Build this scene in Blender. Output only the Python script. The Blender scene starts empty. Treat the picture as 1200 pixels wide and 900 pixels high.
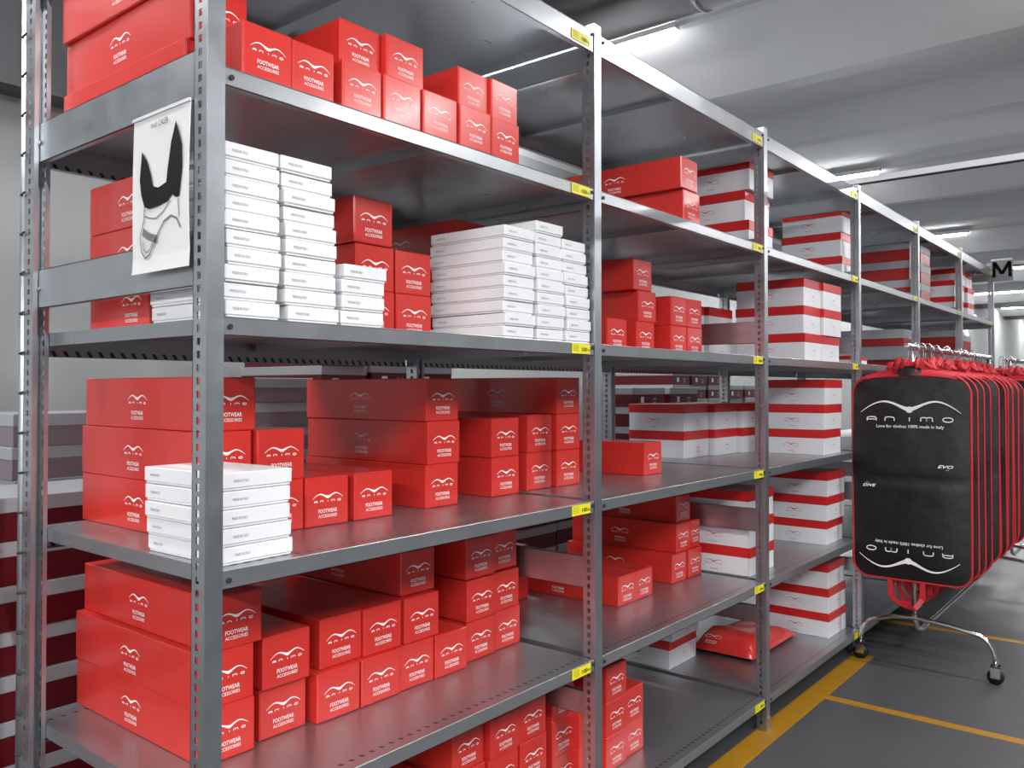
import bpy, bmesh, math, random
from mathutils import Vector, Matrix
random.seed(7)
D = bpy.data
SC = bpy.context.scene
COL = SC.collection
R = math.radians

# ------------------------------------------------------------------ materials
def nt(name):
    m = D.materials.new(name); m.use_nodes = True
    n = m.node_tree
    return m, n, n.nodes['Principled BSDF']

def N(n, t, **kw):
    x = n.nodes.new(t)
    for k, v in kw.items(): setattr(x, k, v)
    return x

def lnk(n, a, b): n.links.new(a, b)

def srgb(r, g, b):
    f = lambda c: (c/255/12.92) if c/255 <= .04045 else ((c/255+.055)/1.055)**2.4
    return (f(r), f(g), f(b), 1)

def simple(name, col, rough=.5, metal=0., spec=.5, var=0., vscale=6., bump=0., bscale=40., coat=0., rvar=0.):
    m, n, p = nt(name)
    p.inputs['Roughness'].default_value = rough
    p.inputs['Metallic'].default_value = metal
    p.inputs['Specular IOR Level'].default_value = spec
    if coat:
        p.inputs['Coat Weight'].default_value = coat
        p.inputs['Coat Roughness'].default_value = .12
    tc = N(n, 'ShaderNodeTexCoord')
    nz = N(n, 'ShaderNodeTexNoise'); nz.inputs['Scale'].default_value = vscale; nz.inputs['Detail'].default_value = 5
    lnk(n, tc.outputs['Object'], nz.inputs['Vector'])
    mx = N(n, 'ShaderNodeMix', data_type='RGBA')
    a = [max(0, c*(1-var)) for c in col[:3]]+[1]; b = [min(1, c*(1+var)) for c in col[:3]]+[1]
    mx.inputs[6].default_value = a; mx.inputs[7].default_value = b
    lnk(n, nz.outputs['Fac'], mx.inputs[0]); lnk(n, mx.outputs[2], p.inputs['Base Color'])
    if rvar:
        mr = N(n, 'ShaderNodeMapRange'); mr.inputs['To Min'].default_value = rough-rvar; mr.inputs['To Max'].default_value = rough+rvar
        lnk(n, nz.outputs['Fac'], mr.inputs['Value']); lnk(n, mr.outputs['Result'], p.inputs['Roughness'])
    if bump:
        n2 = N(n, 'ShaderNodeTexNoise'); n2.inputs['Scale'].default_value = bscale; n2.inputs['Detail'].default_value = 4
        lnk(n, tc.outputs['Object'], n2.inputs['Vector'])
        bp = N(n, 'ShaderNodeBump'); bp.inputs['Strength'].default_value = bump; bp.inputs['Distance'].default_value = .01
        lnk(n, n2.outputs['Fac'], bp.inputs['Height']); lnk(n, bp.outputs['Normal'], p.inputs['Normal'])
    return m

def emit(name, col, s):
    m, n, p = nt(name)
    p.inputs['Base Color'].default_value = (0, 0, 0, 1)
    p.inputs['Emission Color'].default_value = col
    p.inputs['Emission Strength'].default_value = s
    return m

def shelf_mat():
    # galvanised sheet with rows of punched slots near the edges
    m, n, p = nt('galvanised_slotted')
    p.inputs['Roughness'].default_value = .3
    tc = N(n, 'ShaderNodeTexCoord'); sp = N(n, 'ShaderNodeSeparateXYZ'); lnk(n, tc.outputs['Object'], sp.inputs[0])
    def M(op, a, b=None, c=None):
        x = N(n, 'ShaderNodeMath', operation=op)
        for i, v in enumerate((a, b, c)):
            if v is None: continue
            if isinstance(v, (int, float)): x.inputs[i].default_value = v
            else: lnk(n, v, x.inputs[i])
        return x.outputs[0]
    fx = M('FRACT', M('DIVIDE', M('ADD', sp.outputs['X'], M('MULTIPLY', sp.outputs['Y'], .5)), .0285))
    inx = M('LESS_THAN', fx, .34)
    def band(o, c, h): return M('LESS_THAN', M('ABSOLUTE', M('SUBTRACT', o, c)), h)
    yb = M('MAXIMUM', band(sp.outputs['Y'], .034, .005), band(sp.outputs['Y'], .765, .005))
    yb = M('MULTIPLY', yb, band(sp.outputs['Z'], 0.0, .004))
    # slots on the back lip
    fz = M('FRACT', M('DIVIDE', M('ADD', sp.outputs['X'], M('MULTIPLY', sp.outputs['Z'], .6)), .0285))
    zb = M('MULTIPLY', band(sp.outputs['Z'], -.046, .007), M('GREATER_THAN', sp.outputs['Y'], .77))
    s = M('MAXIMUM', M('MULTIPLY', inx, yb), M('MULTIPLY', M('LESS_THAN', fz, .34), zb))
    nz = N(n, 'ShaderNodeTexNoise'); nz.inputs['Scale'].default_value = 9; nz.inputs['Detail'].default_value = 6
    lnk(n, tc.outputs['Object'], nz.inputs['Vector'])
    mr = N(n, 'ShaderNodeMapRange'); mr.inputs['To Min'].default_value = .2; mr.inputs['To Max'].default_value = .44
    lnk(n, nz.outputs['Fac'], mr.inputs['Value']); lnk(n, mr.outputs['Result'], p.inputs['Roughness'])
    mx = N(n, 'ShaderNodeMix', data_type='RGBA'); mx.inputs[6].default_value = (.42, .435, .455, 1); mx.inputs[7].default_value = (.02, .02, .02, 1)
    lnk(n, s, mx.inputs[0]); lnk(n, mx.outputs[2], p.inputs['Base Color'])
    inv = M('MULTIPLY', M('SUBTRACT', 1., s), .86); lnk(n, inv, p.inputs['Metallic'])
    return m

M_SHELF = shelf_mat()
M_GALV = simple('galvanised_steel', (.5, .53, .56, 1), .36, 1., var=.12, vscale=14, rvar=.08, bump=.04, bscale=60)
M_DARKCLIP_SHADE = simple('dark_clip_and_shade', (.03, .03, .03, 1), .6, .3)  # dark clips and bolts; also the painted shade under the tie bars
M_RED = simple('red_coated_card', srgb(208, 52, 45), .24, 0, .5, var=.05, vscale=3, rvar=.05, coat=.15)
M_REDLID = simple('red_lid_card', srgb(196, 36, 36), .3, 0, .5, var=.05)
M_WHITE = simple('white_card', srgb(228, 228, 230), .45, var=.02)
M_WBODY = simple('white_box_card', srgb(218, 218, 222), .42, var=.02)
M_GREYLID = simple('grey_lid_card', srgb(150, 152, 156), .45, var=.06)
M_DRED = simple('dark_red_card', srgb(84, 10, 20), .35, var=.1)
M_MAUVE = simple('mauve_grey_card', srgb(120, 106, 114), .4, var=.06)
M_RED2 = simple('deep_red_card', srgb(150, 32, 30), .35, var=.08)
M_INKW = simple('white_print', srgb(250, 246, 244), .4)
M_INKR = simple('red_print', srgb(190, 40, 45), .5)
M_INKG = simple('grey_print', srgb(110, 110, 112), .5)
M_INKK = simple('black_print', srgb(5, 5, 7), .7, spec=.2)
M_YEL = simple('yellow_label', srgb(232, 220, 40), .45, var=.04)
M_PAPER = simple('white_paper_sleeve', srgb(222, 222, 220), .22, coat=.3)
M_BLACK = simple('black_nylon', srgb(15, 16, 18), .42, spec=.5, var=.2, vscale=9, bump=.8, bscale=6)
M_TRIM = simple('red_binding', srgb(190, 34, 44), .5, var=.1)
M_CHROME = simple('chrome_tube', (.72, .73, .75, 1), .12, 1.)
M_HANG = simple('hanger_wire', (.75, .75, .76, 1), .2, 1.)
M_RUB = simple('black_rubber', srgb(22, 22, 24), .5)
M_FLOOR = simple('grey_epoxy_floor', srgb(74, 75, 77), .42, spec=.45, var=.12, vscale=1.6, rvar=.1)
M_FYEL = simple('yellow_floor_paint', srgb(158, 112, 20), .45, var=.12, vscale=5)
M_CEIL = simple('pale_concrete', srgb(222, 223, 224), .8, var=.05, vscale=1.2, bump=.1, bscale=8)
M_WALL = simple('grey_painted_wall', srgb(160, 163, 164), .7, var=.03, vscale=.8)
M_BEAM = simple('dark_concrete', srgb(96, 98, 100), .8, var=.08)
M_WWALL = simple('white_far_wall', srgb(215, 216, 218), .7, var=.02)
M_DUCT = simple('spiral_duct_steel', (.5, .5, .51, 1), .3, 1., var=.2, vscale=3, rvar=.08)
M_TUBE = emit('lit_tube', (1, 1, 1, 1), 40)
M_BATTEN = simple('white_batten', srgb(215, 216, 218), .4)

# ------------------------------------------------------------------ mesh helpers
class MB:
    def __init__(s): s.v = []; s.f = []
    def add(s, v, f):
        o = len(s.v); s.v += [tuple(x) for x in v]; s.f += [tuple(i+o for i in q) for q in f]; return s
    def box(s, x0, y0, z0, x1, y1, z1):
        v = [(x0,y0,z0),(x1,y0,z0),(x1,y1,z0),(x0,y1,z0),(x0,y0,z1),(x1,y0,z1),(x1,y1,z1),(x0,y1,z1)]
        return s.add(v, [(0,3,2,1),(4,5,6,7),(0,1,5,4),(1,2,6,5),(2,3,7,6),(3,0,4,7)])
    def cham(s, x0, y0, z0, x1, y1, z1, c):
        # box with chamfered edges (24 verts)
        bm = bmesh.new(); bmesh.ops.create_cube(bm, size=1)
        for v in bm.verts:
            v.co = Vector(((x0+x1)/2+v.co.x*(x1-x0), (y0+y1)/2+v.co.y*(y1-y0), (z0+z1)/2+v.co.z*(z1-z0)))
        bmesh.ops.bevel(bm, geom=list(bm.edges), offset=c, segments=1, affect='EDGES')
        bm.verts.index_update()
        s.add([v.co[:] for v in bm.verts], [[q.index for q in f.verts] for f in bm.faces]); bm.free(); return s
    def tube(s, pts, r, n=10, cap=True, closed=False):
        pts = [Vector(p) for p in pts]; L = len(pts); rings = []
        up = None
        for i, p in enumerate(pts):
            if closed: t = (pts[(i+1) % L]-pts[i-1]).normalized()
            else: t = (pts[min(i+1, L-1)]-pts[max(i-1, 0)]).normalized()
            if up is None:
                up = Vector((0,0,1)) if abs(t.z) < .9 else Vector((1,0,0))
            a = t.cross(up)
            if a.length < 1e-6: a = t.orthogonal()
            a.normalize(); b = a.cross(t).normalized(); up = b
            rr = r[i] if isinstance(r, (list, tuple)) else r
            rings.append([(p+a*math.cos(2*math.pi*k/n)*rr+b*math.sin(2*math.pi*k/n)*rr)[:] for k in range(n)])
        v = [q for ring in rings for q in ring]; f = []
        m = L if closed else L-1
        for i in range(m):
            j = (i+1) % L
            for k in range(n): f.append((i*n+k, i*n+(k+1) % n, j*n+(k+1) % n, j*n+k))
        if cap and not closed:
            f.append(tuple(range(n-1, -1, -1))); f.append(tuple((L-1)*n+k for k in range(n)))
        return s.add(v, f)
    def mesh(s, name, mat, smooth=False):
        me = D.meshes.new(name); me.from_pydata(s.v, [], s.f); me.materials.append(mat); me.update()
        if smooth:
            for p in me.polygons: p.use_smooth = True
        return me
    def build(s, name, mat, parent=None, smooth=False, loc=(0,0,0), rot=(0,0,0)):
        return put(name, s.mesh(name, mat, smooth), parent, loc, rot)

def put(name, me, parent=None, loc=(0,0,0), rot=(0,0,0)):
    o = D.objects.new(name, me); COL.objects.link(o); o.location = loc; o.rotation_euler = rot
    if parent: o.parent = parent
    return o

def tag(o, label, cat, group=None):
    o['label'] = label; o['category'] = cat
    if group: o['group'] = group
    return o

def empty(name, loc=(0,0,0), rz=0):
    o = D.objects.new(name, None); COL.objects.link(o); o.location = loc; o.rotation_euler = (0,0,rz); o.empty_display_size = .05
    return o

def struct(o): o['kind'] = 'structure'; return o

# ------------------------------------------------------------------ text and logo meshes (face -Y, origin at centre)
def text_mb(txt, height, width=None, shear=0, th=.0003, bold=0):
    c = D.curves.new('t', 'FONT'); c.body = txt; c.align_x = 'CENTER'; c.align_y = 'CENTER'; c.shear = shear
    c.offset = bold; c.resolution_u = 2
    o = D.objects.new('t', c); COL.objects.link(o)
    dg = bpy.context.evaluated_depsgraph_get(); dg.update()
    me = D.meshes.new_from_object(o.evaluated_get(dg))
    vs = [v.co.copy() for v in me.vertices]; fs = [tuple(p.vertices) for p in me.polygons]
    D.objects.remove(o); D.curves.remove(c); D.meshes.remove(me)
    x0 = min(v.x for v in vs); x1 = max(v.x for v in vs); y0 = min(v.y for v in vs); y1 = max(v.y for v in vs)
    sy = height/(y1-y0); sx = (width/(x1-x0)) if width else sy
    out = [((v.x-(x0+x1)/2)*sx, (v.y-(y0+y1)/2)*sy) for v in vs]
    return out, fs

def flat(mb, pts, faces, cx, cz, ang=0):
    ca, sa = math.cos(ang), math.sin(ang)
    mb.add([(cx+x*ca-y*sa, 0, cz+x*sa+y*ca) for x, y in pts], faces)

def stroke(mb, pts, w, cx=0, cz=0, closed=False, ang=0):
    P = [Vector((x, y)) for x, y in pts]; L = len(P); v = []; f = []
    for i, p in enumerate(P):
        if closed: t = P[(i+1) % L]-P[i-1]
        else: t = P[min(i+1, L-1)]-P[max(i-1, 0)]
        t.normalize(); nrm = Vector((-t.y, t.x)); ww = w[i] if isinstance(w, (list, tuple)) else w
        v += [(p+nrm*ww/2)[:], (p-nrm*ww/2)[:]]
    m = L if closed else L-1
    for i in range(m):
        j = (i+1) % L; f.append((2*i, 2*i+1, 2*j+1, 2*j))
    flat(mb, v, f, cx, cz, ang)

def logo(W, bold=1.):
    """bird-wing emblem with its five wide letters below; W = span"""
    mb = MB(); n = 22; pts = []; ws = []
    for i in range(n*2+1):
        t = (i-n)/n; a = abs(t)
        z = .095*math.sin(min(1, a/.52)*math.pi/2)**1.5 if a < .52 else .095-.135*((a-.52)/.48)**1.7
        pts.append((t*W/2, z*W*.9)); ws.append(W*.042*bold*(1.05-.85*max(0, (a-.1)/.9)**1.2)*(.75+.5*max(0, 1-a*4)))
    stroke(mb, pts, ws, 0, W*.02)
    k = 12
    mb.add([(math.cos(2*math.pi*i/k)*W*.038, -.0003, W*.018+math.sin(2*math.pi*i/k)*W*.034) for i in range(k)], [tuple(range(k))])
    h = W*.042; lw = W*.013*bold; z0 = -W*.085
    arch = lambda w: [(-w/2, -h/2), (-w/2, h*.1)]+[(-w/2+w*.28*(1-math.cos(a)), h*.1+h*.4*math.sin(a)) for a in (.5, 1., 1.57)]+[(w/2-w*.28*(1-math.cos(a)), h*.1+h*.4*math.sin(a)) for a in (1.57, 1., .5)]+[(w/2, h*.1), (w/2, -h/2)]
    for c, x in zip('anImo', (-.385, -.2, -.0, .17, .375)):
        X = x*W; Z = z0-(W*.025 if c in 'ao' else (0))
        Z = z0
        w = W*.095
        if c == 'a': stroke(mb, arch(w), lw, X, Z); stroke(mb, [(-w*.5, -h*.12), (w*.5, -h*.12)], lw, X, Z)
        if c == 'n': stroke(mb, arch(w), lw, X, Z)
        if c == 'I': stroke(mb, [(0, -h/2), (0, h/2)], lw, X, Z)
        if c == 'm': stroke(mb, arch(w*.62), lw, X-w*.3, Z); stroke(mb, arch(w*.62), lw, X+w*.3, Z)
        if c == 'o': stroke(mb, [(math.cos(2*math.pi*i/16)*w*.52, math.sin(2*math.pi*i/16)*h*.55) for i in range(16)], lw, X, Z, closed=True)
    return mb

T_FOOT = text_mb('FOOTWEAR', .0095, .056, bold=.012); T_ACC = text_mb('ACCESSORIES', .0075, .056, bold=.006)
def carton_print(sc=1.):
    mb = logo(.092*sc, 1.35)
    flat(mb, [(x*sc, y*sc) for x, y in T_FOOT[0]], T_FOOT[1], 0, -.031*sc)
    flat(mb, [(x*sc, y*sc) for x, y in T_ACC[0]], T_ACC[1], 0, -.043*sc)
    return mb
ME_PRINT = carton_print(1.).mesh('printed_logo', M_INKW)
ME_PRINT_S = carton_print(.86).mesh('printed_logo', M_INKW)
mb_ = logo(.085, 1.2); t_ = text_mb('FOOTWEAR', .006, .035); flat(mb_, t_[0], t_[1], 0, -.03)
ME_PRINT_R = mb_.mesh('printed_logo', M_INKR)
mb_ = logo(.04, 1.6); t_ = text_mb('FOOTWEAR', .005, .026); flat(mb_, t_[0], t_[1], 0, -.02)
ME_PRINT_RS = mb_.mesh('printed_logo', M_INKR)
mb_ = MB(); t_ = text_mb('MADE IN ITALY', .0052, .034); flat(mb_, t_[0], t_[1], 0, 0)
ME_MADE = mb_.mesh('printed_text', M_INKG)
mb_ = MB(); t_ = text_mb('MADE IN ITALY', .0052, .034); flat(mb_, t_[0], t_[1], 0, 0)

# ------------------------------------------------------------------ boxes
_mc = {}
def jit(a): return random.uniform(-a, a)

def red_box(x, y, z, w=.127, h=.118, d=.53, rz=0., label='', group=None, side=True, small=False, name='red_carton'):
    """origin at front left bottom; front faces -Y"""
    k = ('r', round(w, 3), round(h, 3), round(d, 3))
    if k not in _mc:
        mb = MB(); mb.cham(0, .0012, 0, w, d, h, .0018)
        mb.cham(.003, 0, .0025, w-.0025, .004, h-.003, .0008)      # tucked end flap
        _mc[k] = mb.mesh('red_carton', M_RED)
    o = put(name, _mc[k], None, (x, y, z), (0, 0, rz))
    pm = ME_PRINT_S if small or w < .118 else ME_PRINT
    put('printed_logo', pm, o, (w/2, -.0007, h*.5+.008), (0, 0, 0))
    if side and d > .3: put('side_logo', pm, o, (-.0007, d*.52, h*.5+.008), (0, 0, R(-90)))
    return tag(o, label, 'box', group)

def lid_box(x, y, z, w=.26, h=.127, d=.32, rz=0., label='', group=None, mats='wr', lid=.042, name='shoe_box', logos=True):
    """body with separate lid; mats wr = white body red lid, gr = dark red body grey lid, ww = all white flat"""
    mbd, mld = {'wr': (M_WBODY, M_REDLID), 'gr': (M_DRED, M_GREYLID), 'gm': (M_MAUVE, M_GREYLID), 'gp': (M_DRED, M_GREYLID), 'rg': (M_RED2, M_GREYLID)}[mats]
    k = (mats, round(w, 3), round(h, 3), round(d, 3))
    if k not in _mc:
        a = MB(); a.cham(.002, .002, 0, w-.002, d-.002, h-.003, .0015)
        b = MB(); b.cham(0, 0, h-lid, w, d, h, .0018)
        _mc[k] = (a.mesh('box_body', mbd), b.mesh('lid', mld))
    o = put(name, _mc[k][0], None, (x, y, z), (0, 0, rz))
    put('lid', _mc[k][1], o)
    if logos and mats == 'wr':
        put('printed_logo', ME_PRINT_RS, o, (w*.55, .0013, (h-lid)*.55))
        put('side_logo', ME_PRINT_R, o, (.0013, d*.55, (h-lid)*.58), (0, 0, R(-90)))
    if logos and mats == 'gr':
        if 'lab' not in _mc: _mc['lab'] = MB().box(-.018, -.0005, -.018, .018, .0005, .018).mesh('size_label', M_WHITE)
        put('size_label', _mc['lab'], o, (w*.3, .0012, (h-lid)*.55))
        put('printed_logo', ME_PRINT_S, o, (w*.68, .0013, (h-lid)*.6)).scale = (.7, 1, .7)
    return tag(o, label, 'box', group)

def flat_box(x, y, z, w=.12, h=.0325, d=.27, rz=0., label='', group=None):
    k = ('f', round(w, 3), round(h, 3), round(d, 3))
    if k not in _mc:
        a = MB(); a.cham(.0025, .0025, 0, w-.0025, d-.0025, h-.004, .001)
        b = MB(); b.cham(0, 0, h*.14, w, d, h-.0008, .0015)
        _mc[k] = (a.mesh('flat_box', M_WHITE), b.mesh('lid', M_WHITE))
    o = put('flat_box', _mc[k][0], None, (x, y, z), (0, 0, rz))
    ld = put('lid', _mc[k][1], o)
    put('printed_text', ME_MADE, ld, (w*.27, -.0006, h*.52))
    put('printed_text', ME_MADE, ld, (-.0006, d-.04, h*.52), (0, 0, R(-90)))
    return tag(o, label, 'box', group)

ORD = ['first', 'second', 'third', 'fourth', 'fifth', 'sixth', 'seventh', 'eighth', 'ninth', 'tenth', 'eleventh', 'twelfth']
ZA, ZB, ZC, ZD, ZE, ZF = 2.4525, 1.9858, 1.5286, 1.0672, .6061, .1346
DEP = .80
PX = [0, 1.25, 2.5113, 3.7729, 5.0127, 6.3168, 7.6408]
PW = .0363

# ------------------------------------------------------------------ main shelving rack
rack = empty('shelving_rack', (0, 0, 0))
tag(rack, 'long galvanised steel shelving rack of six bays loaded with boxes', 'shelving')

def upright(front, y0, y1):
    """side sheets carry a column of punched slots; front=True shows its bright face to the aisle"""
    mb = MB(); t = .0016; H = 2.474
    mb.box(0, y0 if front else y1-t, 0, PW, (y0+t) if front else y1, H)
    yc0, yc1 = (y0+.018, y0+.029) if front else (y0+.020, y0+.031)
    for xs in (0, PW-t):
        mb.box(xs, y0+t, 0, xs+t, yc0, H); mb.box(xs, yc1, 0, xs+t, y1-(0 if front else t), H)
        z = .02; mb.box(xs, yc0, 0, xs+t, yc1, z)
        while z < H-.03:
            mb.box(xs, yc0, z+.0132, xs+t, yc1, z+.0238); z += .0238
        mb.box(xs, yc0, z, xs+t, yc1, H)
    # returned inner lips
    mb.box(0, y1-t if front else y0, 0, .010, y1 if front else y0+t, H); mb.box(PW-.010, y1-t if front else y0, 0, PW, y1 if front else y0+t, H)
    # rolled bead on the outer arris
    yb = y0-.0008 if front else y1+.0008
    mb.box(.0005, min(yb, yb), 0, .0025, yb+.0012, H)
    return mb

me_f = upright(True, 0, .043).mesh('upright', M_GALV)
me_b = upright(False, .742, .792).mesh('upright', M_GALV)
foot = MB().box(-.006, -.004, 0, PW+.006, .055, .004).box(-.004, -.002, .004, PW+.004, .0, .05).mesh('foot_plate', M_GALV)
for i, x in enumerate(PX):
    u = put('upright', me_f, rack, (x, 0, .004)); put('foot_plate', foot, rack, (x, .0, 0))
    u = put('upright', me_b, rack, (x, 0, .004)); put('foot_plate', foot, rack, (x, .74, 0))
# beaded tail of the near back upright, with dark spring clips up its length
mb = MB(); mb.tube([(.008, .806, .004), (.008, .806, 2.478)], .0125, 12)
mb.build('upright_bead', M_GALV, rack, True)
for k in range(26):
    MB().tube([(.0075, .800, .06+k*.0945), (-.006, .8, .063+k*.0945), (-.007, .775, .066+k*.0945)], .0028, 6).build('clip', M_DARKCLIP_SHADE, rack)

def shelf_mesh(L, lip, back=.055):
    mb = MB(); t = .0015
    mb.box(0, 0, -t, L, DEP-.005, 0)
    mb.box(0, 0, -lip, L, t, -t); mb.box(0, DEP-.005-t, -back, L, DEP-.005, -t)
    mb.box(0, 0, -lip, L, .018, -lip+t); mb.box(0, DEP-.023, -back, L, DEP-.005, -back+t)
    mb.box(0, t, -.03, t, DEP-.007, -t); mb.box(L-t, t, -.03, L, DEP-.007, -t)
    mb.box(L*.5-.02, .02, -.02, L*.5+.02, DEP-.03, -t)              # stiffener rib below the sheet
    mb.tube([(0, .0008, -.0008), (L, .0008, -.0008)], .0016, 6)       # rolled front edge
    return mb

T_100 = text_mb('100', .012, .026, bold=.02); T_KG = text_mb('kg', .009, .012)
mb = MB().box(-.046, -.0006, -.0145, .046, 0, .0145); ME_LAB = mb.mesh('load_label', M_YEL)
mb = MB(); flat(mb, T_100[0], T_100[1], .016, -.002); flat(mb, T_KG[0], T_KG[1], .037, -.003)
for q in range(4): mb.box(-.04, 0, .008-q*.005, -.012, .0001, .0088-q*.005)
ME_LABT = mb.mesh('label_text', M_INKK)
bolt = MB().tube([(0, .001, 0), (0, -.004, 0)], .0052, 8).mesh('bolt', M_DARKCLIP_SHADE)
for i in range(6):
    x0, x1 = PX[i]+PW+.001, PX[i+1]-.004
    L = x1-x0
    for s, (z, lip) in enumerate(((ZA, .062), (ZB, .034), (ZC, .034), (ZD, .034), (ZE, .034), (ZF, .034))):
        me = shelf_mesh(L, lip).mesh('shelf', M_SHELF)
        o = put('shelf', me, rack, (x0, .002, z))
        l = put('load_label', ME_LAB, o, (L-.062 if i else L-.066, -.0015, -.0165 if s else -.04)); 
        put('label_text', ME_LABT, o, (L-.062 if i else L-.066, -.0026, -.0165 if s else -.04))
        if i < 3:
            put('bolt', bolt, o, (.012, 0, -.018)); put('bolt', bolt, o, (L-.006, 0, -.012))
# cross panels tying front and back uprights of each frame
def panel(x, z0, z1):
    mb = MB(); y0, y1 = .042, .744
    mb.box(x, y0, z0, x+.0016, y1, z1); mb.box(x, y0, z0, x+.014, y1, z0+.0016); mb.box(x, y0, z1-.0016, x+.014, y1, z1)
    for yy in (.05, .735): mb.tube([(x+.001, yy, (z0+z1)/2), (x-.0035, yy, (z0+z1)/2)], .005, 8)
    mb.build('cross_panel', M_GALV, rack)
for i, x in enumerate(PX):
    zz = [(2.352, 2.424), (1.93, 2.022), (1.586, 1.676), (.43, .5)]
    if i: zz += [(.806, .9)]
    for a, b in zz: panel(x+.012, a, b)
# tie bars running over the aisle from the rack top
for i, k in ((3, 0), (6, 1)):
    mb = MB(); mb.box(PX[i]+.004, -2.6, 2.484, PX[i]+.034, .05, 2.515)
    tb = mb.build('tie_bar', M_BATTEN); MB().box(PX[i]+.0035, -2.6, 2.479, PX[i]+.0345, .05, 2.4838).build('underside_shade', M_DARKCLIP_SHADE, tb); tag(tb, ['galvanised tie bar crossing the aisle from the fourth upright top', 'galvanised tie bar crossing the aisle at the far rack end by the sign'][k], 'bar')  # dark strip paints the shaded underside of the bar

# hanging aisle sign
sg = empty('aisle_sign', (7.60, -.075, 2.34)); tag(sg, 'small white hanging aisle sign with the black letter M at far rack end', 'sign')
MB().box(0, -.085, 0, .004, .085, .185).build('sign_plate', M_GREYLID, sg)
mb = MB(); stroke(mb, [(-.062, -.068), (-.058, .068)], .026); stroke(mb, [(.062, -.068), (.058, .068)], .026)
stroke(mb, [(-.058, .062), (0, -.04)], .028); stroke(mb, [(.058, .062), (0, -.04)], .028)
mb.build('sign_letter', M_INKK, sg, loc=(-.002, 0, .105), rot=(0, 0, R(-90)))
MB().box(0, -.08, .185, .003, .085, .2).build('sign_clip', M_GALV, sg)

# product sheet in a clear sleeve on the near frame
ps = empty('product_sheet', (-.004, .047, 1.62)); tag(ps, 'white sheet in clear sleeve showing black vest sketch, hung on near rack end', 'sheet')
SW, SH = .209, .303
mb = MB(); n = 10
vv = []; ff = []
for i in range(n+1):
    for j in range(2):
        y = j*SW; z = SH*i/n; bow = -.004*math.sin(math.pi*i/n)*(.6 if j else 1)-(.006 if i == 0 else 0)*.5
        vv.append((bow, y, z)); vv.append((bow+.0012, y, z))
for i in range(n):
    a = i*4; b = a+4
    ff += [(a, b, b+2, a+2), (a+1, a+3, b+3, b+1), (a, a+1, b+1, b), (a+2, b+2, b+3, a+3)]
ff += [(0, 2, 3, 1), (n*4, n*4+1, n*4+3, n*4+2)]
mb.add(vv, ff); mb.build('paper', M_PAPER, ps)
def on_sheet(mb, pts, faces):   # sheet px -> plane; u right (towards the aisle), v up, in sheet fractions
    mb.add([(-.0053, (1-u)*SW, v*SH) for u, v in pts], faces)
mb = MB()
vest = [(.20,.78),(.16,.60),(.19,.50),(.25,.42),(.33,.40),(.50,.405),(.66,.42),(.74,.455),(.80,.43),(.86,.43),(.91,.60),(.90,.74),(.80,.90),(.72,.78),(.66,.62),(.64,.54),(.50,.52),(.44,.53),(.40,.54),(.36,.62),(.30,.70)]
bm = bmesh.new(); vs = [bm.verts.new((u, v, 0)) for u, v in vest]; fc = bm.faces.new(vs); bmesh.ops.triangulate(bm, faces=[fc]); bm.verts.index_update()
on_sheet(mb, [(v.co.x, v.co.y) for v in bm.verts], [[q.index for q in f.verts] for f in bm.faces]); bm.free()
mb.build('vest_drawing', M_INKK, ps)
mb = MB()
def sk(pts, w=.012):
    P = [Vector(p) for p in pts]; v = []; f = []
    for i, p in enumerate(P):
        t = (P[min(i+1, len(P)-1)]-P[max(i-1, 0)]).normalized(); nn = Vector((-t.y, t.x))*w/2; v += [(p+nn)[:], (p-nn)[:]]
    for i in range(len(P)-1): f.append((2*i, 2*i+1, 2*i+3, 2*i+2))
    on_sheet(mb, v, f)
sk([(.25,.42),(.24,.33),(.20,.28),(.17,.23),(.20,.14),(.27,.09),(.35,.11),(.43,.18),(.50,.235),(.60,.30),(.72,.325),(.82,.30),(.88,.24)], .014)
sk([(.84,.42),(.85,.36),(.86,.31)]); sk([(.25,.36),(.35,.34),(.45,.33),(.58,.36),(.70,.42)], .008)
sk([(.22,.265),(.30,.235),(.38,.215),(.47,.20)], .05)
sk([(.23,.20),(.24,.15),(.29,.125),(.35,.14),(.40,.18)], .01)
mb.build('line_sketch', M_INKG, ps)
t = text_mb('mod. CALEB', .0115, .062)
mb = MB(); flat(mb, t[0], t[1], 0, 0); mb.build('sheet_title', M_INKK, ps, loc=(-.0053, SW*.49, SH*.925), rot=(0, 0, R(-90)))
MB().box(-.0035, 0, SH-.002, .0005, SW, SH+.004).build('sleeve_edge', M_BATTEN, ps)

# ------------------------------------------------------------------ cartons on the shelves
NEAR = 'nearest bay'; B2 = 'second bay'; B3 = 'third bay'
SHN = {'B': 'second shelf down', 'C': 'third shelf down', 'D': 'fourth shelf down', 'E': 'fifth shelf down', 'F': 'bottom shelf'}

# --- near bay, second shelf from top (B)
g = 'small red cartons on the second shelf down'
rowB = [(.079,.110,.102),(.192,.104,.096),(.318,.108,.099),(.430,.113,.1),(.551,.114,.104),(.675,.115,.105),(.798,.113,.107)]
for i, (x, w, h) in enumerate(rowB):
    red_box(x, .012+jit(.004), ZB+.0005, w, .104, .30, jit(.01), f'small red carton, nearest bay, second shelf down, lower row, {ORD[i]} from left', g, False, True)
for i, (x, y, w) in enumerate(((.341,.050,.114),(.459,.032,.116),(.700,.036,.112),(.813,.026,.108))):
    red_box(x, y, ZB+.1055, w, .104, .30 if i != 2 else .42, jit(.008), f'small red carton, nearest bay, second shelf down, upper row, {ORD[i]} from left', g, False, True)
g = 'long red cartons at the near end of the second shelf down'
red_box(.042, .150, ZB+.0005, .13, .094, .53, R(.3), 'long red carton, near rack end, second shelf down, bottom of three', g, False)
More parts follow.
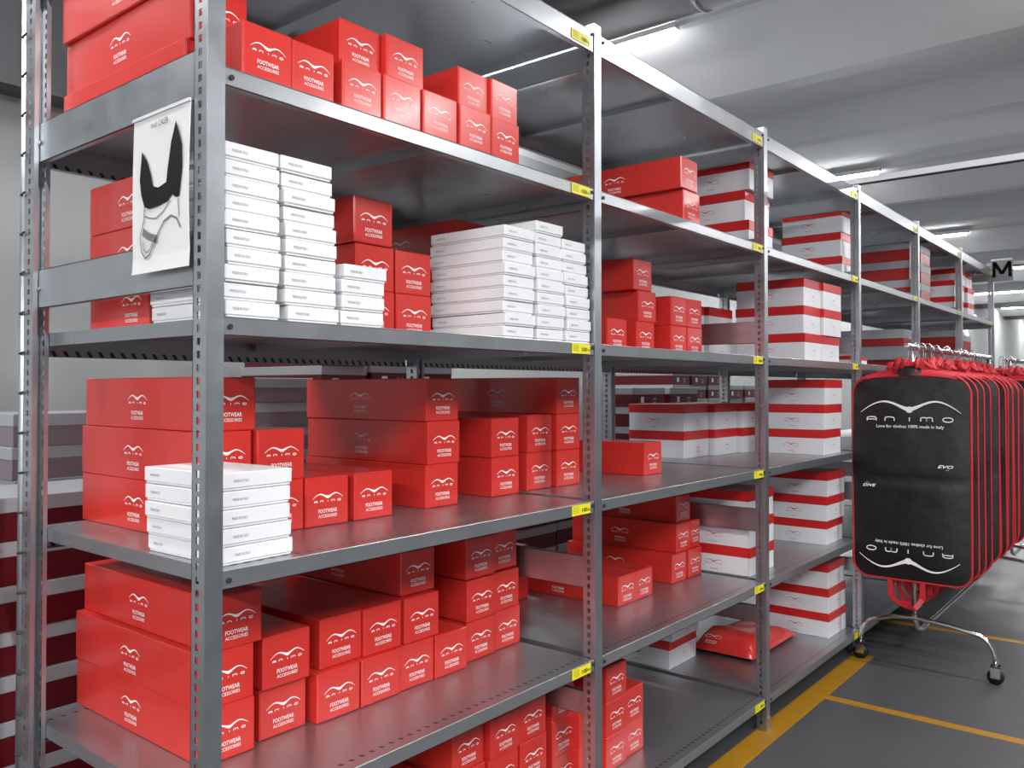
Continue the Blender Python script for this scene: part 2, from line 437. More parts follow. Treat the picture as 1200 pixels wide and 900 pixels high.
red_box(.050, .145, ZB+.095, .127, .122, .545, 0, 'long red carton, near rack end, second shelf down, middle of three', g)
red_box(.044, .128, ZB+.2175, .13, .122, .56, R(.5), 'long red carton, near rack end, second shelf down, top of three', g)

# --- near bay, third shelf (C): flat white boxes and red cartons behind
cols = [(.046, .118, 10, 'left', 0), (.174, .125, 10, 'second', 0), (.319, .117, 4, 'third', 0), (.848, .128, 9, 'fourth', 1), (.990, .122, 10, 'fifth', 1), (1.119, .116, 9, 'right', 1)]
hh = .0327
for c, (x, w, n, nm, tw) in enumerate(cols):
    lab = ['leftmost', 'second', 'third', 'fourth', 'fifth', 'rightmost'][c]
    off = 0
    for k in range(n):
        dx = jit(.004) + (.004 if c == 1 and k > 4 else 0)
        if c == 1: dx += -.0018*k + .008
        if c == 5: dx += -.0022*k + .008
        flat_box(x+dx, .012+jit(.004)+(.004 if k > 5 else 0), ZC+.0006+k*hh, w, hh-.0005, .265, jit(.008),
                 f'flat white box, third shelf down, nearest bay, {lab} stack, {ORD[k]} from bottom', 'flat white boxes on the third shelf down')
g = 'red cartons on the third shelf down, nearest bay'
red_box(.525, .22, ZC+.2285, .127, .113, .52, 0, 'red carton, nearest bay, third shelf down, top behind short white stack', g)
red_box(.535, .225, ZC+.1145, .127, .113, .52, 0, 'red carton, nearest bay, third shelf down, middle layer, left', g)
red_box(.672, .228, ZC+.1145, .127, .113, .52, 0, 'red carton, nearest bay, third shelf down, middle layer, right', g)
red_box(.532, .22, ZC+.0005, .127, .113, .52, 0, 'red carton, nearest bay, third shelf down, bottom layer, left', g)
red_box(.668, .222, ZC+.0005, .127, .113, .52, 0, 'red carton, nearest bay, third shelf down, bottom layer, right', g)
red_box(.985, .305, ZC+.2445, .127, .121, .46, 0, 'red carton, nearest bay, third shelf down, top, behind right white stacks', g)
red_box(.985, .305, ZC+.1225, .127, .121, .46, 0, 'red carton, nearest bay, third shelf down, middle, behind right white stacks', g)
red_box(.985, .305, ZC+.0005, .127, .121, .46, 0, 'red carton, nearest bay, third shelf down, bottom, behind right white stacks', g)
g = 'red cartons seen through the near end of the third shelf down'
for k in range(3):
    o = red_box(.095, .385 if k == 0 else .39, ZC+.0005+k*.114, .127, .113, .275, 0, f'short red carton behind hanging sheet, third shelf down, {["bottom","middle","top"][k]} of three', g, False)
    put('side_logo', ME_PRINT, o, (-.0007, .075 if k == 0 else .09, .062), (0, 0, R(-90)))

# --- near bay, fourth shelf (D)
g = 'red cartons on the fourth shelf down, nearest bay'
for k, (x, y) in enumerate(((.150, .268), (.150, .272), (.158, .27))):
    red_box(x, y, ZD+.0005+k*.1185, .127, .118, .55, 0, f'long red carton, nearest bay, fourth shelf, left stack, {["bottom","middle","top"][k]}', g)
red_box(.287, .262, ZD+.0005, .124, .118, .52, 0, 'red carton, nearest bay, fourth shelf, bottom row, beside flat white stack', g)
red_box(.285, .262, ZD+.119, .128, .118, .52, 0, 'red carton, nearest bay, fourth shelf, upper, beside flat white stack', g)
red_box(.415, .26, ZD+.0005, .129, .118, .53, 0, 'red carton, nearest bay, fourth shelf, bottom row, front left middle', g)
red_box(.562, .258, ZD+.0005, .127, .118, .53, 0, 'red carton, nearest bay, fourth shelf, bottom row, front right middle', g)
for k, (x, y, e) in enumerate(((.822, .268, .0), (.829, .268, 0), (.825, .27, 0))):
    red_box(x, y, ZD+.0005+k*.1195, .129, .119, .53, R(0), f'long red carton, nearest bay, fourth shelf, middle three-high stack, {["bottom","middle","top"][k]}', g)
red_box(1.126, .289, ZD+.0005, .131, .119, .44, 0, 'red carton, nearest bay, fourth shelf, right pair, bottom', g, False)
red_box(1.122, .287, ZD+.12, .131, .119, .44, 0, 'red carton, nearest bay, fourth shelf, right pair, top', g, False)
g = 'red cartons at the left end of the second bay, fourth shelf'
red_box(1.312, .30, ZD+.0005, .132, .122, .46, 0, 'red carton, second bay, fourth shelf, bottom, left beside upright', g)
red_box(1.462, .29, ZD+.0005, .132, .122, .50, 0, 'red carton, second bay, fourth shelf, bottom, right of beside-upright pair', g)
red_box(1.458, .287, ZD+.123, .134, .122, .50, 0, 'red carton, second bay, fourth shelf, middle of stack seen through frame', g)
red_box(1.452, .284, ZD+.2455, .134, .122, .50, 0, 'long red carton, second bay, fourth shelf, top of stack seen through frame', g)
red_box(1.315, .30, ZD+.123, .132, .122, .46, 0, 'red carton, second bay, fourth shelf, middle layer behind front pair', g)
for k in range(5):
    flat_box(.052+(.0 if k else .004)+jit(.003), .032+jit(.003), ZD+.0006+k*.0345, .158 if k < 4 else .162, .034, .262, R(2.0)+jit(.012) , f'flat white box, fourth shelf, stack by near upright, {ORD[k]} from bottom', 'flat white boxes stacked on the fourth shelf down')

# --- near bay, fifth shelf (E)
g = 'red cartons on the fifth shelf down, nearest bay'
for k, x in enumerate((.143, .140, .160)):
    red_box(x, .245, ZE+.0005+k*.1165, .127, .116, .58, 0, f'long red carton, nearest bay, fifth shelf, left stack, {["bottom","middle","top"][k]}', g)
low = [(.296,.266,.127),(.438,.243,.130),(.573,.242,.128),(.704,.247,.127),(.835,.243,.127),(.988,.268,.125),(1.122,.276,.124)]
for i, (x, y, w) in enumerate(low):
    red_box(x, y, ZE+.0005, w, .116, .50, jit(.006), f'red carton, nearest bay, fifth shelf, bottom row, {ORD[i]} right of left stack', g)
mid = [(.294,.250,.128,.118),(.461,.263,.129,.12),(.592,.256,.128,.12),(.728,.251,.128,.12),(.984,.262,.128,.119),(1.118,.278,.124,.117)]
for i, (x, y, w, h) in enumerate(mid):
    red_box(x, y, ZE+.117, w, h-.001, .50, jit(.004), f'red carton, nearest bay, fifth shelf, second layer, {ORD[i]} right of left stack', g)
for i, (x, y, w) in enumerate(((.735, .275, .128), (.986, .268, .128), (1.118, .285, .122))):
    red_box(x, y, ZE+.2375, w, .118, .50, 0, f'red carton, nearest bay, fifth shelf, top layer, {["left","middle","right"][i]}', g)

# --- near bay, bottom shelf (F)
g = 'red cartons on the bottom shelf, nearest bay'
fc = [(.10,.20,2),(.36,.22,2),(.52,.22,2),(.68,.2,2),(.83,.17,3),(.965,.16,3),(1.10,.162,3)]
for i, (x, y, n) in enumerate(fc):
    for k in range(n):
        red_box(x+jit(.004), y+jit(.006), ZF+.0005+k*.1145, .128, .114, .5, jit(.01), f'red carton, nearest bay, bottom shelf, {ORD[i]} column, {ORD[k]} from bottom', g, False)

# --- second bay
g = 'red cartons on the second shelf down, second bay'
red_box(1.862, .028, ZB+.0005, .124, .118, .53, 0, 'long red carton, second bay, second shelf down, lower', g)
red_box(1.838, .024, ZB+.119, .124, .112, .53, 0, 'long red carton, second bay, second shelf down, upper', g)
g = 'red cartons on the third shelf down, second bay'
cc = [(1.627,0,'bottom layer, first from left'),(1.827,0,'bottom layer, second from left'),(2.081,0,'bottom layer, third from left'),(2.215,0,'bottom layer, fourth from left'),
      (1.845,1,'second layer, left'),(2.083,1,'second layer, middle'),(2.218,1,'second layer, right'),(1.812,2,'top of left stack')]
for x, k, s in cc:
    red_box(x, .2+jit(.003), ZC+.0005+k*.114, .129, .1135, .5 if k == 2 or x < 1.9 else .3, 0, f'red carton, second bay, third shelf down, {s}', g, False)
red_box(1.958, .245, ZD+.0005, .137, .124, .30, R(1), 'single short red carton alone at front of second bay, fourth shelf', None, False)
g = 'red cartons on the fifth shelf down, second bay'
red_box(1.790, .255, ZE+.0005, .122, .108, .52, 0, 'red carton, second bay, fifth shelf, front left one of the low pair', g)
red_box(1.914, .257, ZE+.0005, .125, .108, .52, 0, 'red carton, second bay, fifth shelf, right one of the low pair', g)
red_box(2.232, .276, ZE+.0005, .122, .116, .52, 0, 'red carton, second bay, fifth shelf, bottom, left of right pair', g)
red_box(2.370, .275, ZE+.0005, .120, .116, .52, 0, 'red carton, second bay, fifth shelf, bottom, rightmost', g)
red_box(2.412, .285, ZE+.117, .082, .116, .50, 0, 'narrow red carton, second bay, fifth shelf, second layer, rightmost', g, False, True)
red_box(2.285, .285, ZE+.117, .122, .116, .52, 0, 'long red carton, second bay, fifth shelf, second layer, with side logo', g)
red_box(2.330, .31, ZE+.2335, .125, .112, .48, 0, 'long red carton, second bay, fifth shelf, top layer under shelf', g)
red_box(1.50, .60, ZE+.0005, .2, .2, .17, 0, 'squarish red carton at back left of second bay, fifth shelf', None, False)
g = 'red cartons on the bottom shelf, second bay'
for x, y, n in ((1.292,.185,3),(1.40,.16,2),(1.53,.14,3),(1.66,.15,2)):
    for k in range(n):
        red_box(x, y, ZF+.0005+k*.1145, .118 if x < 1.3 else .124, .114, .5, 0, f'red carton, second bay, bottom shelf, column {x:.2f}'.split(', column')[0]+f', {ORD[int((x-1.28)/.12)]} column, {ORD[k]} from bottom', g, False)

# --- white shoe boxes with red lids
def wr_stack(x, y, z, n, w, d, label, group, jx=.004, h=.127, lid=.042):
    for k in range(n):
        lid_box(x+jit(jx), y+jit(jx), z+.0005+k*(h+.0005), w, h, d, jit(.012), f'{label}, {ORD[k]} from bottom', group, 'wr', lid)
g = 'white shoe boxes with red lids'
for i, x in enumerate((2.742, 3.006, 3.262)):
    for k in range(2):
        lid_box(x, .487-.03*i, ZD+.0005+k*.1275, .258 if i < 2 else .24, .127, .30+.03*(i > 3), 0, f'white box with red lid, third bay, fourth shelf, {["left","middle","right"][i]} column, {["lower","upper"][k]}', g)
wr_stack(2.575, .10, ZB, 3, .262, .33, 'white box with red lid, third bay left, second shelf down', g, .02, .130)
wr_stack(3.815, .10, ZB, 3, .262, .33, 'white box with red lid, fourth bay left, second shelf down', g, .008, .130)
wr_stack(3.11, .05, ZC, 3, .235, .34, 'white box with red lid, third bay, third shelf down, left stack', g, .005, .130)
wr_stack(3.352, .045, ZC, 3, .262, .33, 'white box with red lid, third bay, third shelf down, right stack', g, .006, .130)
wr_stack(2.575, .42, ZC, 2, .258, .33, 'white box with red lid, third bay, third shelf down, left rear stack', g, .003, .127)
wr_stack(2.838, .40, ZC, 2, .255, .33, 'white box with red lid, third bay, third shelf down, centre rear stack', g, .003, .127)
wr_stack(3.364, .045, ZD, 3, .26, .30, 'white box with red lid, third bay, fourth shelf, front right stack', g, .004, .1245)
wr_stack(2.553, .09, ZE, 3, .262, .30, 'white box with red lid, third bay left, fifth shelf', g, .004, .118)
wr_stack(3.462, .07, ZE, 3, .262, .31, 'white box with red lid, third bay right, fifth shelf', g, .008, .122)
wr_stack(2.563, .46, ZF, 2, .266, .30, 'white box with red lid, third bay left, bottom shelf', g, .01, .127)
wr_stack(3.489, .07, ZF, 3, .262, .32, 'white box with red lid, third bay right, bottom shelf', g, .004, .124)

# --- far bays
g = 'red boxes with grey lids in the far bays'
def gr_stack(x, y, z, n, w, d, h, label, group=g, mats='rg', lid=.05):
    for k in range(n):
        lid_box(x+jit(.004), y+jit(.004), z+.0005+k*(h+.0005), w, h, d, jit(.01), f'{label}, {ORD[k]} from bottom', group, mats, lid)
gr_stack(5.06, .06, ZB, 3, .26, .62, .125, 'red box with grey lid, fifth bay, second shelf down, left stack')
gr_stack(5.335, .06, ZB, 3, .26, .6, .128, 'red box with grey lid, fifth bay, second shelf down, right stack')
gr_stack(5.06, .10, ZC, 1, .36, .62, .26, 'large red box with grey lid, fifth bay, third shelf down', lid=.06)
gr_stack(6.38, .06, ZC, 2, .3, .60, .16, 'red box with grey lid, last bay, third shelf down, left stack')
gr_stack(6.70, .06, ZC, 2, .3, .60, .15, 'red box with grey lid, last bay, third shelf down, right stack')
g2 = 'white shoe boxes with red lids in the last bays'
wr_stack(6.37, .06, ZB, 2, .26, .32, 'white box with red lid, last bay, second shelf down, front stack', g2, .004, .127)
wr_stack(6.66, .09, ZB, 3, .26, .32, 'white box with red lid, last bay, second shelf down, centre stack', g2, .01, .127)
wr_stack(7.0, .09, ZB, 3, .26, .32, 'white box with red lid, last bay, second shelf down, far stack', g2, .01, .127)
lid_box(3.84, .06, ZC+.0005, .3, .045, .5, R(1), 'flat white shoe box with red lid, fourth bay, third shelf down', None, 'wr', .02, logos=False)

# red plastic garment sleeve lying on the bottom shelf, third bay
rp = empty('red_garment_sleeve', (2.885, .215, ZF)); tag(rp, 'glossy red folded garment sleeve lying on black one, bottom shelf, third bay', 'sleeve')
def pillow(x0, y0, z0, x1, y1, z1, mat, name, parent, nx=16, ny=10):
    v = []; f = []
    for i in range(nx+1):
        for j in range(ny+1):
            u, w_ = i/nx, j/ny; e = min(1, 6*min(u, 1-u))*min(1, 5*min(w_, 1-w_))
            e = max(0, e)**.5
            zz = z0+.003+(z1-z0-.003)*e*(.9+.1*math.sin(9*u+4*w_)*math.cos(5*w_))*(1-.72*u)
            v.append((x0+(x1-x0)*u, y0+(y1-y0)*w_, zz))
    b = len(v)
    for i in range(nx+1):
        for j in range(ny+1): v.append((x0+(x1-x0)*i/nx, y0+(y1-y0)*j/ny, z0))
    S = ny+1
    for i in range(nx):
        for j in range(ny):
            a = i*S+j; f.append((a, a+S, a+S+1, a+1)); f.append((b+a, b+a+1, b+a+S+1, b+a+S))
    for i in range(nx):
        f.append((i*S, b+i*S, b+(i+1)*S, (i+1)*S)); a = i*S+ny; f.append((a, a+S, b+a+S, b+a))
    for j in range(ny):
        f.append((j, j+1, b+j+1, b+j)); a = nx*S+j; f.append((a, b+a, b+a+1, a+1))
    mb = MB(); mb.add(v, f); return mb.build(name, mat, parent, True)
pillow(.02, .012, .0006, .53, .30, .016, M_BLACK, 'black_layer', rp)
pillow(.0, 0, .016, .56, .31, .125, M_RED, 'red_layer', rp)
o = put('printed_logo', ME_PRINT, rp, (.012, .2, .085), (R(-62), 0, R(-90)))

# ------------------------------------------------------------------ stacked boot boxes on the floor behind the rack
g = 'dark red boot boxes with grey lids stacked behind the rack'
def back_col(x, y, n, w, d, h, where, z0=0., only=None, mats='gr'):
    for k in range(n):
        if only and k < n-only: pass
        lid_box(x+jit(.008), y+jit(.008), z0+.0005+k*(h+.0005), w, h, d, jit(.015), f'grey-lidded dark red box, {where}, layer {k+1} up'.replace(f'layer {k+1} up', (ORD[k] if k < 12 else ['thirteenth','fourteenth','fifteenth','sixteenth'][k-12])+' from floor'), g, mats, .042)
back_col(-.50, 1.18, 9, .50, .34, .1215, 'floor stack behind near end, left', mats='gp')
back_col(.03, 1.16, 9, .50, .34, .1215, 'floor stack behind near end, right', mats='gp')
back_col(.28, 1.62, 12, .40, .34, .109, 'rear stack behind near end', mats='gm')
back_col(1.13, 1.62, 14, .34, .34, .1025, 'rear stack behind nearest bay, left', mats='gm')
back_col(1.56, 1.66, 14, .27, .62, .1150, 'rear stack behind nearest bay, middle')
back_col(1.85, 1.66, 13, .27, .62, .1160, 'rear stack behind nearest bay, middle right')
back_col(2.14, 1.66, 13, .27, .62, .1160, 'rear stack behind nearest bay, right')
back_col(2.30, 1.20, 7, .40, .34, .1165, 'low rear stack behind second bay, left', mats='gp')
back_col(2.72, 1.20, 7, .40, .34, .1165, 'low rear stack behind second bay, right', mats='gp')
back_col(6.4, 1.95, 12, .36, .6, .1185, 'rear stack behind third bay, left')
back_col(6.8, 1.95, 12, .36, .6, .1185, 'rear stack behind third bay, right')
back_col(3.50, 1.22, 12, .40, .34, .1165, 'rear stack behind second bay, left')
back_col(3.96, 1.22, 12, .40, .34, .1165, 'rear stack behind second bay, left middle')
back_col(5.35, 1.95, 13, .30, .6, .1185, 'rear stack behind second bay, middle')
back_col(5.68, 1.95, 13, .30, .6, .1185, 'rear stack behind second bay, right middle')
back_col(6.02, 1.95, 13, .30, .6, .1185, 'rear stack behind second bay, right')

# ------------------------------------------------------------------ garment rail with bags
def rail(x0, x1, y, label):
    r = empty('garment_rail', (0, 0, 0)); tag(r, label, 'clothes rail')
    mb = MB(); mb.tube([(x0-.10, y, 1.605), (x1, y, 1.61)], .0165, 14); mb.build('hanging_bar', M_CHROME, r, True)
    for x in (x0+.0, x1-.05):
        MB().tube([(x, y, 1.61), (x+.0, y, .27), ], .0125, 12).build('post', M_CHROME, r, True)
        pts = []
        for a in range(0, 7): t = a/6*math.pi/2; pts.append((x, y+.26+.05*0-.09*(1-0)+.09*(math.cos(t))+0, .10+.12*math.sin(t)))
        mid = [(x, y+.10, .243), (x, y, .252), (x, y-.16, .238)]
        q = []
        for a in range(0, 7): t = math.pi/2-a/6*math.pi/2; q.append((x, y-.265-.09*math.cos(t), .10+.12*math.sin(t)))
        MB().tube(pts+mid+q, .0115, 12).build('arched_foot', M_CHROME, r, True)
        for yy in (y+.26, y-.355):
            c = MB(); c.tube([(x-.014, yy, .036), (x+.014, yy, .036)], .036, 16); w = c.build('castor', M_RUB, r, True)
            mb = MB(); mb.box(x-.019, yy-.02, .03, x-.015, yy+.02, .085); mb.box(x+.015, yy-.02, .03, x+.019, yy+.02, .085); mb.box(x-.019, yy-.02, .08, x+.019, yy+.02, .088)
            mb.tube([(x, yy, .085), (x, yy, .105)], .009, 8); mb.build('castor_fork', M_CHROME, w)
    MB().tube([(x0, y, .265), (x0+.05, y, .19), (x0+.14, y, .165), (x1-.2, y, .165), (x1-.1, y, .19), (x1-.05, y, .265)], .0115, 12).build('base_bar', M_CHROME, r, True)
    return r
RY = -.272
rail(3.72, 5.80, RY, 'chromed garment rail on castors beside third upright, hung with black bags')

def bag_outline(hw, z0, z1, n=8, rc=.075):
    pts = []
    for cx, cz, a0 in ((hw-rc, z0+rc, -90), (hw-rc, z1-rc, 0), (-hw+rc, z1-rc, 90), (-hw+rc, z0+rc, 180)):
        for k in range(n+1):
            a = R(a0+90*k/n); pts.append((cx+rc*math.cos(a), cz+rc*math.sin(a)))
    return pts

def bag(seed):
    """garment cover hung from the rail; local X = rail direction, Y = width, origin at the bar"""
    rr = random.Random(seed)
    r = empty('garment_bag')
    hw = .272; z0, z1 = -1.165, -.165; th = .02
    ph = rr.uniform(0, 6)
    # body: two bulged grids
    nx, nz = 16, 48; v = []; f = []
    def ed(u, w):
        return max(0., min(1, 5*min(u, 1-u)))*max(0., min(1, 6*min(w, 1-w)))
    def shape(u, w):   # round the corners
        y = (u-.5)*2*hw; z = z0+(z1-z0)*w
        rc = .075
        dz = max(0, rc-min(z-z0, z1-z))
        lim = hw-(rc-math.sqrt(max(0, rc*rc-dz*dz)))
        sh = .028*math.cos((u-.5)*math.pi)*max(0, (w-.8)/.2)    # raised shoulder line
        return max(-1, min(1, (u-.5)*2))*lim, z+sh
    for s in (-1, 1):
        for i in range(nx+1):
            for j in range(nz+1):
                u, w = i/nx, j/nz; y, z = shape(u, w)
                b = s*th*ed(u, w)**.6*(.75+.25*math.sin(7*u+ph+3*w)*math.cos(6*w+ph))
                b *= 1-.45*math.exp(-((w-.50)/.02)**2)
                b += .006*math.sin(5*w+ph)*(u-.3)
                v.append((b, y, z))
    S = nz+1; T = (nx+1)*S
    for i in range(nx):
        for j in range(nz):
            a = i*S+j; f.append((a, a+1, a+S+1, a+S)); f.append((T+a, T+a+S, T+a+S+1, T+a+1))
    mb = MB(); mb.add(v, f); body = mb.build('bag_body', M_BLACK, r, True)
    o = bag_outline(hw, z0, z1)
    def tr(y, z):
        w = (z-z0)/(z1-z0); u = y/(2*hw)+.5
        return (.006*math.sin(5*w+ph)*(u-.3), y, z+.028*math.cos((u-.5)*math.pi)*max(0, (w-.8)/.2))
    MB().tube([tr(y, z) for y, z in o], .0052, 7, closed=True).build('red_piping', M_TRIM, r, True)
    # red shoulder yoke band and collar opening
    mb = MB(); K = 16
    top = [tr((k/K-.5)*2*(hw-.06), z1-.002) for k in range(K+1)]
    vv = [];
    for k, p in enumerate(top):
        a = (k/K-.5)*2; vv += [(p[0]-.014*(1-a*a)-.004, p[1], p[2]-.008), (p[0]-.004, p[1], p[2]+.010+.018*(1-a*a)), (p[0]+.004, p[1], p[2]+.010+.018*(1-a*a)), (p[0]+.014*(1-a*a)+.004, p[1], p[2]-.008)]
    ff = []
    for k in range(K):
        a = 4*k; b = a+4
        ff += [(a, b, b+1, a+1), (a+1, b+1, b+2, a+2), (a+2, b+2, b+3, a+3)]
    mb.add(vv, ff); mb.build('shoulder_band', M_TRIM, r, True)
    cb = MB(); vv = []; ff = []
    for s_ in (-1, 1):
        for i in range(7):
            for j in range(4):
                a = (i/6-.5)*2; vv.append((s_*(.012+.012*(1-a*a)*(1-j/3)), a*.058, z1+.016+j/3*.048*(1-.35*a*a)))
    for s_ in (0, 1):
        for i in range(6):
            for j in range(3):
                a = s_*28+i*4+j; q = (a, a+4, a+5, a+1); ff.append(q if s_ else q[::-1])
    for i in range(6): a = i*4+3; ff.append((a, a+4, a+32, a+28))
    cb.add(vv, ff); cb.build('collar', M_BLACK, r, True)
    # carrying straps on top and below
    for zt, sg in ((z1+.02, 1), (z0, -1)):
        mb = MB(); hgt = (.05 if sg > 0 else .115)
        pts = [(-.004, -.075, zt), (-.006, -.072, zt+sg*hgt*.75), (-.004, -.045, zt+sg*hgt), (-.002, 0, zt+sg*hgt*1.1), (-.004, .045, zt+sg*hgt), (-.006, .072, zt+sg*hgt*.75), (-.004, .075, zt)]
        if sg < 0: pts = [(p[0]+rr.uniform(-.02, .02), p[1]+.02, p[2]+rr.uniform(-.012, .012)) for p in pts]
        for a, b in zip(pts[:-1], pts[1:]):
            a, b = Vector(a), Vector(b); t = (b-a).normalized(); nn = Vector((1, 0, 0)).cross(t)*.0125
            q = [a+nn, a-nn, b-nn, b+nn]
            mb.add([x[:] for x in q]+[(x+Vector((.003, 0, 0)))[:] for x in q], [(0, 1, 2, 3), (7, 6, 5, 4), (0, 3, 7, 4), (1, 5, 6, 2)])
        mb.build('carry_strap', M_TRIM, r)
    # gathered neck tuft
    mb = MB()
    for q in range(8):
        y = rr.uniform(-.08, .08); pts = [(rr.uniform(-.015, .015), y, z1+.03), (rr.uniform(-.03, .03), y+rr.uniform(-.03, .03), z1+.07+rr.uniform(0, .03)), (rr.uniform(-.03, .03), y+rr.uniform(-.05, .05), z1+.05)]
        mb.tube(pts, [.010, .021, .008], 6)
    mb.build('neck_gather', M_TRIM, r, True)
    # hook
    pts = [(0, 0, z1+.03), (0, 0, -.04)]+[(0, -.022+.022*math.cos(a)+.0, -.018+.036*math.sin(a)-.0) for a in (0, .6, 1.2, 1.8, 2.4, 3.0, 3.6)]
    MB().tube(pts, .0024, 6).build('hanger_hook', M_HANG, r, True)
    return r, body

bag0, body0 = bag(3)
bagB, _ = bag(11)
bagC, _ = bag(29)
protos = [bagB, bagC]
def dup(root):
    c = root.copy(); COL.objects.link(c)
    for ch in list(root.children):
        d = ch.copy(); COL.objects.link(d); d.parent = c
        for g_ in list(ch.children):
            e = g_.copy(); COL.objects.link(e); e.parent = d
    return c
XB = 3.655
bag0.location = (XB, RY, 1.61)
tag(bag0, 'frontmost black garment bag with white wing logos and red piping', 'garment bag', 'black garment bags on the rail')
# prints on the front bag
mb = logo(.46, .8); t = text_mb('Love for clothes 100% made in Italy', .020, .31, bold=.012); flat(mb, t[0], t[1], 0, -.077)
fp = mb.build('printed_logo', M_INKW, bag0, loc=(-.0235, -.005, -.325), rot=(0, 0, R(-90)))
fp2 = put('printed_logo', fp.data, bag0, (-.0245, .005, -1.055), (math.pi, 0, R(90)))
fp2.rotation_euler = (0, math.pi, R(90)); fp2.rotation_euler = (Matrix.Rotation(R(-90), 3, 'Z') @ Matrix.Rotation(math.pi, 3, 'Y')).to_euler()
mb = MB(); t = text_mb('EVO', .016, .07, shear=.35, bold=.03); flat(mb, t[0], t[1], 0, 0); t = text_mb('line', .007); flat(mb, t[0], t[1], .01, -.015)
mb.build('small_print', M_INKW, bag0, loc=(-.0262, -.165, -.59), rot=(0, 0, R(-90)))
mb = MB(); t = text_mb('DIVE', .015, .065, shear=.35, bold=.03); flat(mb, t[0], t[1], 0, 0); t = text_mb('line', .006); flat(mb, t[0], t[1], -.01, .014)
mb.build('small_print', M_INKW, bag0, loc=(-.0262, .185, -.70), rot=(0, 0, R(-90)))
NB = 24
x = XB
ordw = ORD+['thirteenth','fourteenth','fifteenth','sixteenth','seventeenth','eighteenth','nineteenth','twentieth','twenty-first','twenty-second','twenty-third','twenty-fourth','twenty-fifth','twenty-sixth']
for i in range(1, NB):
    x += (.088+jit(.022)) if i != 19 else .72
    if i <= 2: b = protos[i-1]
    else: b = dup(protos[i % 2])
    b.location = (x, RY+jit(.014)-(.05 if i > 18 else 0), 1.61+jit(.006)); b.rotation_euler = (jit(.012), jit(.012), jit(.09))
    tag(b, f'black garment bag with red piping, {ordw[i]} from front on the rail' if i < 19 else f'black garment bag with red piping, {ordw[i-19]} on the second rail', 'garment bag', 'black garment bags on the rail')
r2 = rail(6.25, 7.6, RY-.05, 'second chromed garment rail standing behind the bag-hung one')

# ------------------------------------------------------------------ room
XR0, XR1, YW, YR = -6.5, 33.2, 2.62, -7.
struct(MB().box(XR0, YR, -.05, XR1, YW, 0).build('floor', M_FLOOR))
def floor_line(x0, y0, x1, y1): return struct(MB().box(x0, y0, -.001, x1, y1, .0012).build('trim_1', M_FYEL))
floor_line(-1.5, -.062, 3.78, .038).name = 'trim_1'
floor_line(3.02, -2.6, 3.075, -.062).name = 'trim_2'
floor_line(4.52, -2.6, 4.575, .1).name = 'trim_3'
struct(MB().box(XR0, YW, 0, XR1, YW+.2, 3.9).build('wall_back', M_WALL))
struct(MB().box(XR0, YW-.16, 2.67, 9.5, YW, 3.12).build('trim_4', M_BEAM))
struct(MB().box(33., YR, 0, 33.2, YW, 3.9).build('wall_far', M_WWALL))
struct(MB().box(XR0-.2, YR, 0, XR0, YW, 3.9).build('wall_left_bounce', M_WWALL))  # unseen white wall, added to reflect light onto the near rack end
# ceiling: long precast panels with steps between them
mb = MB()
per = 4.15
prof = []
k0 = -1
pts = []
for k in range(-2, 7):
    b = 3.6+k*per
    pts += [(b-.05, 3.60), (b+.82, 3.36), (b+.97, 3.36), (b+1.0, 3.62), (b+2.17, 3.62), (b+2.2, 3.36), (b+2.34, 3.36), (b+3.9, 3.60)]
v = [(x, YR, z) for x, z in pts]+[(x, YW, z) for x, z in pts]+[(pts[0][0], YR, 3.95), (pts[-1][0], YR, 3.95), (pts[-1][0], YW, 3.95), (pts[0][0], YW, 3.95)]
n = len(pts); f = [(i, n+i, n+i+1, i+1) for i in range(n-1)]
f += [(2*n, 2*n+1, 2*n+2, 2*n+3), (0, 2*n, 2*n+3, n), (n-1, 2*n-1, 2*n+2, 2*n+1), tuple(range(n))+(2*n+1, 2*n), tuple(range(2*n-1, n-1, -1))+(2*n+3, 2*n+2)]
mb.add(v, f); struct(mb.build('ceiling', M_CEIL))

# ventilation duct under the ceiling, beside the first lamp row
du = empty('ventilation_duct'); tag(du, 'round steel ventilation duct running under ceiling above nearest bays', 'duct')
MB().tube([(2.75, YW, 3.33), (2.75, -3.2, 3.33)], .165, 40).build('duct_tube', M_DUCT, du, True)
for yy in (2.2, 1.35, .42, -1.0): MB().tube([(2.75, yy, 3.33), (2.75, yy-.03, 3.33)], .171, 40).build('duct_collar', M_DUCT, du, True)

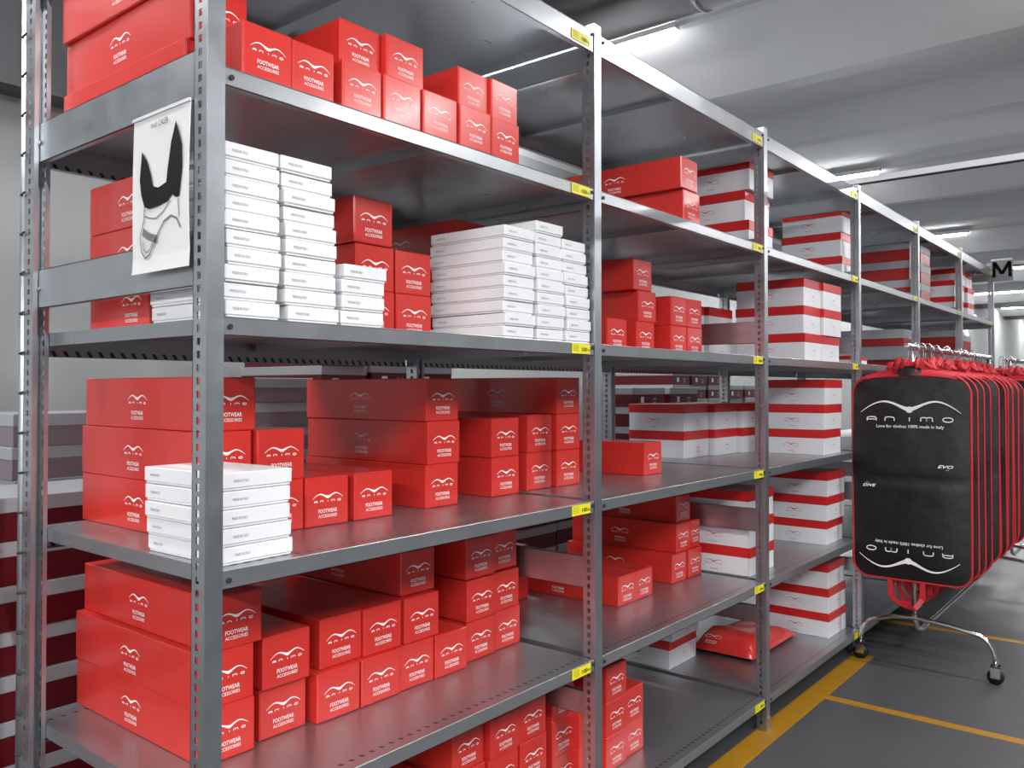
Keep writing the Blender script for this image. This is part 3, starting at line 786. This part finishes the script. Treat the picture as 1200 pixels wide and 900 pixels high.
# lamp rows: batten carriers along Y with lit tubes
def lamp(x, y0, y1, z, label, group, power):
    r = empty('ceiling_lamp', (x, 0, z)); tag(r, label, 'lamp', group)
    MB().box(-.028, y0-.03, .035, .028, y1+.03, .07).build('lamp_housing', M_BATTEN, r)
    mb = MB(); mb.tube([(0, y0, .018), (0, y1, .018)], .016, 10); mb.build('lit_tube', M_TUBE, r, True)
    L = D.lights.new('lamp_light', 'AREA'); L.shape = 'RECTANGLE'; L.size = .06; L.size_y = y1-y0; L.energy = power
    o = D.objects.new('lamp_light', L); COL.objects.link(o); o.parent = r; o.location = (0, (y0+y1)/2, -.003)
gl = 'fluorescent lamps on the ceiling'
for i in range(-2, 7):
    x = 3.6+i*per
    nm = ['added as fill behind the rack end', 'added as fill behind camera', 'beside the duct', 'above third bay', 'above far bays', 'in fifth row', 'in sixth row', 'in seventh row', 'in farthest row'][i+2]  # first two rows are unseen, added as fill light
    struct(MB().box(x+.045, YR, 3.55, x+.11, YW, 3.59).build(f'trim_{5+i+2}', M_BATTEN))
    for j, (a, b) in enumerate(((1.0, 2.5), (-2.2, -.7), (-4.4, -2.9))):
        if i > 2 and j == 2: continue
        if i > 2 and j == 0: a = .2
        lamp(x, a, b, 3.48, f'lit fluorescent tube {nm}, {["towards back wall","over the aisle","beyond the aisle"][j]}', gl, (90, 190, 190)[j] if i == -2 else (45, 18, 250)[j] if i < 0 else (75, 38, 60)[j])

for k, x in enumerate((15.2, 17.8, 20.6)):
    r = empty('wall_washer', (x, YW-.14, 2.95)); tag(r, f'small downlight washing the far back wall, {ORD[k]} beyond the rack end', 'lamp', 'downlights on the far back wall')
    MB().tube([(0, 0, 0), (0, 0, .12)], .05, 16).build('lamp_housing', M_BATTEN, r, True); MB().box(-.02, 0, .04, .02, .14, .08).build('wall_arm', M_BATTEN, r)
    L = D.lights.new('lamp_light', 'SPOT'); L.energy = 220; L.spot_size = R(52); L.spot_blend = .4; L.shadow_soft_size = .03
    o = D.objects.new('lamp_light', L); COL.objects.link(o); o.parent = r; o.location = (0, 0, -.01); o.rotation_euler = (R(12), 0, 0)

# ------------------------------------------------------------------ camera, world, view
W = D.worlds.new('World'); SC.world = W; W.use_nodes = True
W.node_tree.nodes['Background'].inputs[0].default_value = (.9, .95, 1, 1)
W.node_tree.nodes['Background'].inputs[1].default_value = .2
cam = D.cameras.new('Camera'); co = D.objects.new('Camera', cam); COL.objects.link(co)
cam.sensor_width = 36; cam.lens = 981.25/1200*36; cam.shift_y = -10.32/1200; cam.clip_start = .05
co.location = (-.8115, -1.3611, 1.3976); co.rotation_euler = (math.pi/2+.0159, 0, -.8887)
SC.camera = co
SC.view_settings.view_transform = 'Standard'; SC.view_settings.look = 'None'; SC.view_settings.gamma = 1
SC.view_settings.exposure = 0.0; SC.view_settings.use_curve_mapping = False
